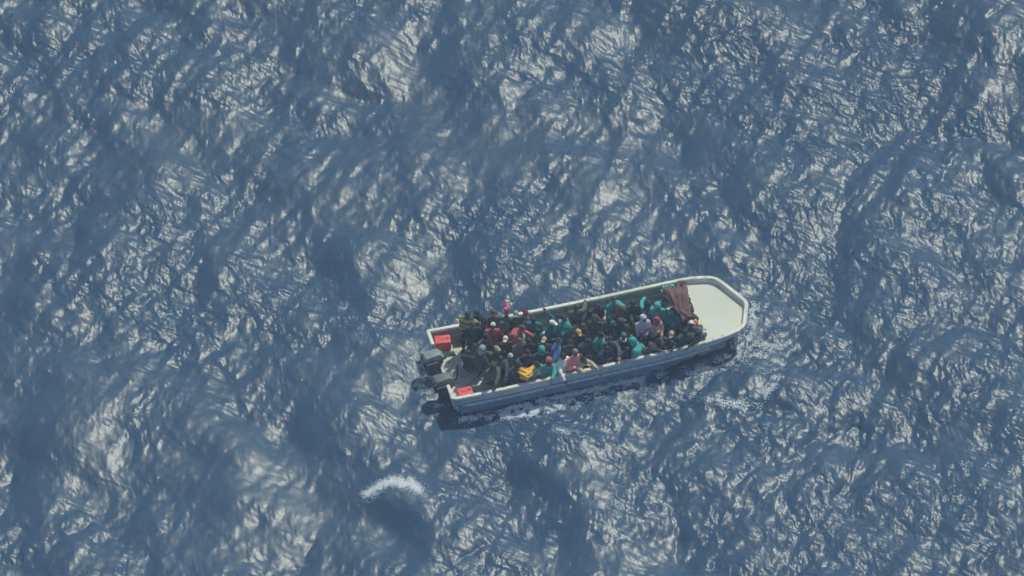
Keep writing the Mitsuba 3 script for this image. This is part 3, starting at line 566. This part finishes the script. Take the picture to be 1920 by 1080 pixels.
FOAM = [([(-3.36, -4.17), (-3.1, -4.08), (-2.78, -4.0), (-2.48, -3.99), (-2.22, -4.16), (-1.97, -4.29), (-1.87, -4.5)], 0.23, 1.0, 0.18), ([(-2.19, -4.16), (-1.95, -4.02)], 0.12, 0.9, 0.25), ([(-1.88, -4.55), (-1.73, -5.01), (-1.67, -5.53)], 0.12, 0.35, 0.45), ([(0.25, -1.67), (1.33, -1.7), (2.53, -1.67), (4.27, -1.56), (5.99, -1.52)], 0.12, 0.8, 0.32), ([(1.2, -1.9), (1.77, -1.96), (2.43, -2.04), (3.21, -2.02)], 0.26, 1.0, 0.36), ([(3.14, -1.95), (4.21, -1.76), (5.45, -1.62), (6.66, -1.56)], 0.32, 0.55, 0.43), ([(7.66, -1.68), (8.44, -1.65), (9.19, -1.42)], 0.25, 0.7, 0.38), ([(8.18, -1.63), (8.98, -1.37), (9.67, -0.78), (10.09, 0.07), (10.28, 0.75)], 0.22, 0.7, 0.38), ([(9.33, -0.93), (9.86, -1.19), (10.36, -0.97)], 0.5, 0.7, 0.44), ([(7.86, -3.05), (8.44, -3.44), (9.01, -3.52), (9.74, -3.08), (10.03, -2.68)], 0.2, 0.75, 0.42), ([(-0.33, 0.7), (-0.5, 0.5), (-0.34, 0.34)], 0.3, 0.6, 0.4), ([(2.68, -3.01), (3.36, -3.62), (4.18, -3.74)], 0.18, 0.6, 0.42), ([(9.25, -2.11), (9.95, -2.06), (10.3, -2.63)], 0.4, 0.45, 0.46), ([(4.58, -2.29), (6.1, -2.34), (7.4, -2.57)], 0.35, 0.35, 0.47), ([(-0.34, 1.66), (-0.59, 1.01), (-0.67, 0.07), (-0.34, -0.97)], 0.2, 0.5, 0.42), ([(0.12, -1.8), (0.71, -2.15), (1.64, -2.45)], 0.2, 0.25, 0.5)]
WAVES = [(-3.64, -9.02, 0, 1.0, 0.1, 0.45), (1.82, -8.6, -57, 2.0, 0.18, 0.5), (-2.4, -10.39, -62, 1.5, 0.16, 0.4), (1.39, -6.49, -8, 2.2, 0.12, 0.3), (7.54, -5.99, -50, 1.6, 0.14, 0.3)]
for i, row in enumerate(PEOPLE):
    person(i, row)

# ------------------------------------------------------------------ loose cloths and the rope
def cloth(key, grid, mat_col, seed, label, cat, thick=.012, wave=.03):
    """a crumpled sheet through a coarse grid of points, with thickness"""
    from scipy.ndimage import zoom
    g = np.asarray(grid, float)
    k = zoom(g, (28 / g.shape[0], 28 / g.shape[1], 1), order=min(3, min(g.shape[:2]) - 1), mode='nearest', grid_mode=False)
    a, b = k.shape[:2]
    n = np.cross(np.gradient(k, axis=0), np.gradient(k, axis=1)); n /= np.linalg.norm(n, axis=2, keepdims=True) + 1e-9
    ii, jj = np.meshgrid(np.arange(a), np.arange(b), indexing='ij')
    ridges = meshkit.noise(np.stack([jj * .42 + seed, ii * .10, ii * 0.], -1), seed) - .5
    k = k + n * (wave * ((meshkit.fbm(k * V(7, 7, 4) + seed, 3, seed) - .5) * 1.4 + ridges * 1.9))[..., None]
    v = np.vstack([(k + n * thick / 2).reshape(-1, 3), (k - n * thick / 2).reshape(-1, 3)])
    f = []
    ix = lambda i, j: i * b + j
    for i in range(a - 1):
        for j in range(b - 1):
            f += [[ix(i, j), ix(i + 1, j), ix(i + 1, j + 1)], [ix(i, j), ix(i + 1, j + 1), ix(i, j + 1)]]
    f = np.array(f); f = np.vstack([f, f[:, ::-1] + a * b])
    edge = [ix(0, j) for j in range(b)] + [ix(i, b - 1) for i in range(1, a)] + [ix(a - 1, j) for j in range(b - 2, -1, -1)] + [ix(i, 0) for i in range(a - 2, 0, -1)]
    e2 = [(edge[q], edge[(q + 1) % len(edge)]) for q in range(len(edge))]
    f = np.vstack([f] + [[[p, q, q + a * b], [p, q + a * b, p + a * b]] for p, q in e2])
    t = trimesh.Trimesh(v, f, process=False)
    kk = add(key, t, 'mat_cloth', smooth=True, color=tint(t, mat_col, seed, .3, 6))
    labels[kk] = {'label': label, 'category': cat}
cloth('blanket', BLANKET, (.15, .085, .085), 5, 'brown blanket spread over people beside the cream bow deck', 'blanket', wave=.17)
cloth('yellow_cloth', YELLOW, (.86, .52, .07), 8, 'bright yellow crumpled cloth lying at the near rail towards the stern', 'cloth', thick=.05, wave=.07)
cloth('pink_cloth', PINK, (.58, .20, .30), 9, 'pink cloth held up above the far rail', 'cloth', thick=.02, wave=.05)
cloth('purple_cloth', MAUVE, (.20, .07, .10), 10, 'dull purple red cloth held up beside the grey cap', 'cloth', thick=.02, wave=.03)
cloth('turquoise_cloth', AQUA, (.10, .40, .36), 12, 'light turquoise cloth lying over the far rail by the brown blanket', 'cloth', thick=.02, wave=.02)
def spline(p, n):
    p = np.asarray(p, float); t = np.linspace(0, len(p) - 1, n)
    from scipy.interpolate import CubicSpline
    return CubicSpline(np.arange(len(p)), p)(t)
rope = spline(ROPE, 60)
rk = add('rope', tube(rope, .028, 8), 'mat_rope', smooth=True)
labels[rk] = {'label': 'pale rope hanging from the bow and trailing in the water', 'category': 'rope'}

# ------------------------------------------------------------------ the water surface, laid round the hull
gx, gy = graded(17.6, 0.055), graded(14.0, 0.06)
X, Y = np.meshgrid(gx, gy, indexing='xy')
fade = np.clip((70 - np.hypot(X, Y)) / 45, 0, 1)
lx = (X + 2.2213) * math.cos(HEAD15) + (Y + 4.0881) * math.sin(HEAD15)
ly = -(X + 2.2213) * math.sin(HEAD15) + (Y + 4.0881) * math.cos(HEAD15)
near_boat = np.exp(-(np.maximum(np.abs(lx - 4.7) - 4.6, 0) ** 2 + np.maximum(np.abs(ly) - 1.4, 0) ** 2) / 0.8)
G = gust(X, Y)
Z, DX, DY = (fade * (1 - 0.55 * near_boat) * (tile(LONG[q], X, Y) * (0.95 + 0.35 * (G - 1)) + tile(CROSS[q], X, Y) * G) for q in range(3))
# the breaking crest below the stern: a ridge with a steep front
for cx, cy, ang, rx, h, bend in WAVES:
    ca, sa = math.cos(math.radians(ang)), math.sin(math.radians(ang))
    q = ((X - cx) * ca + (Y - cy) * sa) / rx; front = -(X - cx) * sa + (Y - cy) * ca + bend * q ** 2
    Z += h * np.exp(-np.abs(q) ** 3) * np.where(front > 0, np.exp(-(front / 1.2) ** 2), np.exp(-(front / 0.5) ** 2))
    Z -= 0.55 * h * np.exp(-q ** 2) * np.exp(-((front + 1.3) / 0.8) ** 2)
SX, SY = X + DX, Y + DY
lx = (SX + 2.2213) * math.cos(HEAD15) + (SY + 4.0881) * math.sin(HEAD15)
ly = -(SX + 2.2213) * math.sin(HEAD15) + (SY + 4.0881) * math.cos(HEAD15)
foot = shapely.Polygon(ring(0.20, 0, 0.95, 0.97)[:, :2])
box_ = (lx > -0.1) & (lx < 10) & (np.abs(ly) < 1.7)
inside = np.zeros(X.shape, bool); inside[box_] = shapely.contains_xy(foot, lx[box_], ly[box_])
Z = np.where(inside, -0.55, Z)
ny, nx = X.shape
idx = np.arange(nx * ny).reshape(ny, nx)
quads = np.stack([idx[:-1, :-1], idx[:-1, 1:], idx[1:, 1:], idx[1:, :-1]], -1).reshape(-1, 4)
SEA = np.stack([SX, SY, Z], -1)
add('sea', (SEA.reshape(-1, 3), quads), 'mat_sea', smooth=True, frame=None)
labels['sea'] = {'kind': 'structure', 'label': 'choppy blue open sea with sun glitter'}

# ------------------------------------------------------------------ foam: many small flat clumps of bubbles riding on the surface
rng = np.random.default_rng(77)
cand = SEA[(np.abs(SEA[..., 0]) < 17.5) & (np.abs(SEA[..., 1]) < 13.8) & ~inside]
dens = np.zeros(len(cand))
for pts, width, amount, gaps in FOAM:
    line = shapely.LineString([boat_xy(*p) for p in pts])
    d = shapely.distance(line, shapely.points(cand[:, 0], cand[:, 1]))
    nz = meshkit.fbm(np.stack([cand[:, 0], cand[:, 1] * 1.4, 0 * d], 1) * 4.2, 4, 3)
    edge = meshkit.fbm(np.stack([cand[:, 0], cand[:, 1], 0 * d], 1) * 1.7, 3, 12) + 0.5
    dens = np.maximum(dens, amount * np.exp(-(d / (width * edge)) ** 2) * np.clip((nz - gaps) * 9, 0, 1))
count = rng.poisson(np.clip(dens, 0, 1) ** 1.5 * 12)
c = np.repeat(cand, count, axis=0); dk = np.repeat(dens, count)
c = c + np.c_[rng.normal(0, .028, (len(c), 2)), rng.uniform(-.002, .010, len(c))]
ico = trimesh.creation.box((1.3, 1.3, 1.3)); ico = trimesh.Trimesh(V((1, 0, 0), (-1, 0, 0), (0, 1, 0), (0, -1, 0), (0, 0, 1), (0, 0, -1)), [[0, 2, 4], [2, 1, 4], [1, 3, 4], [3, 0, 4], [2, 0, 5], [1, 2, 5], [3, 1, 5], [0, 3, 5]], process=False)
size = rng.uniform(.008, .024, len(c)) * (0.6 + 0.8 * dk)
squash = np.stack([rng.uniform(.7, 1.5, len(c)), rng.uniform(.7, 1.5, len(c)), rng.uniform(.4, .7, len(c))], 1)
fv = (c[:, None] + ico.vertices[None] * (size[:, None] * squash)[:, None]).reshape(-1, 3)
ff_ = (ico.faces[None] + (np.arange(len(c)) * 6)[:, None, None]).reshape(-1, 3)
add('sea_foam', (fv, ff_), 'mat_foam', smooth=True, frame=None)
labels['sea_foam'] = {'kind': 'stuff', 'label': 'white foam on the breaking crest and along the boat'}

scene['haze_air'] = {'type': 'homogeneous', 'albedo': {'type': 'rgb', 'value': [0.95, 0.95, 0.95]}, 'sigma_t': {'type': 'rgb', 'value': [0.00034, 0.00041, 0.00048]}}
scene['haze'] = {'type': 'cube', 'to_world': T().translate([0, 0, 92]).scale([3600, 3600, 96]), 'bsdf': {'type': 'null'},
                 'interior': {'type': 'ref', 'id': 'haze_air'}}
labels['haze'] = {'kind': 'stuff', 'label': 'thin pale blue sea haze in the air between camera and water'}
scene['camera']['medium'] = {'type': 'ref', 'id': 'haze_air'}
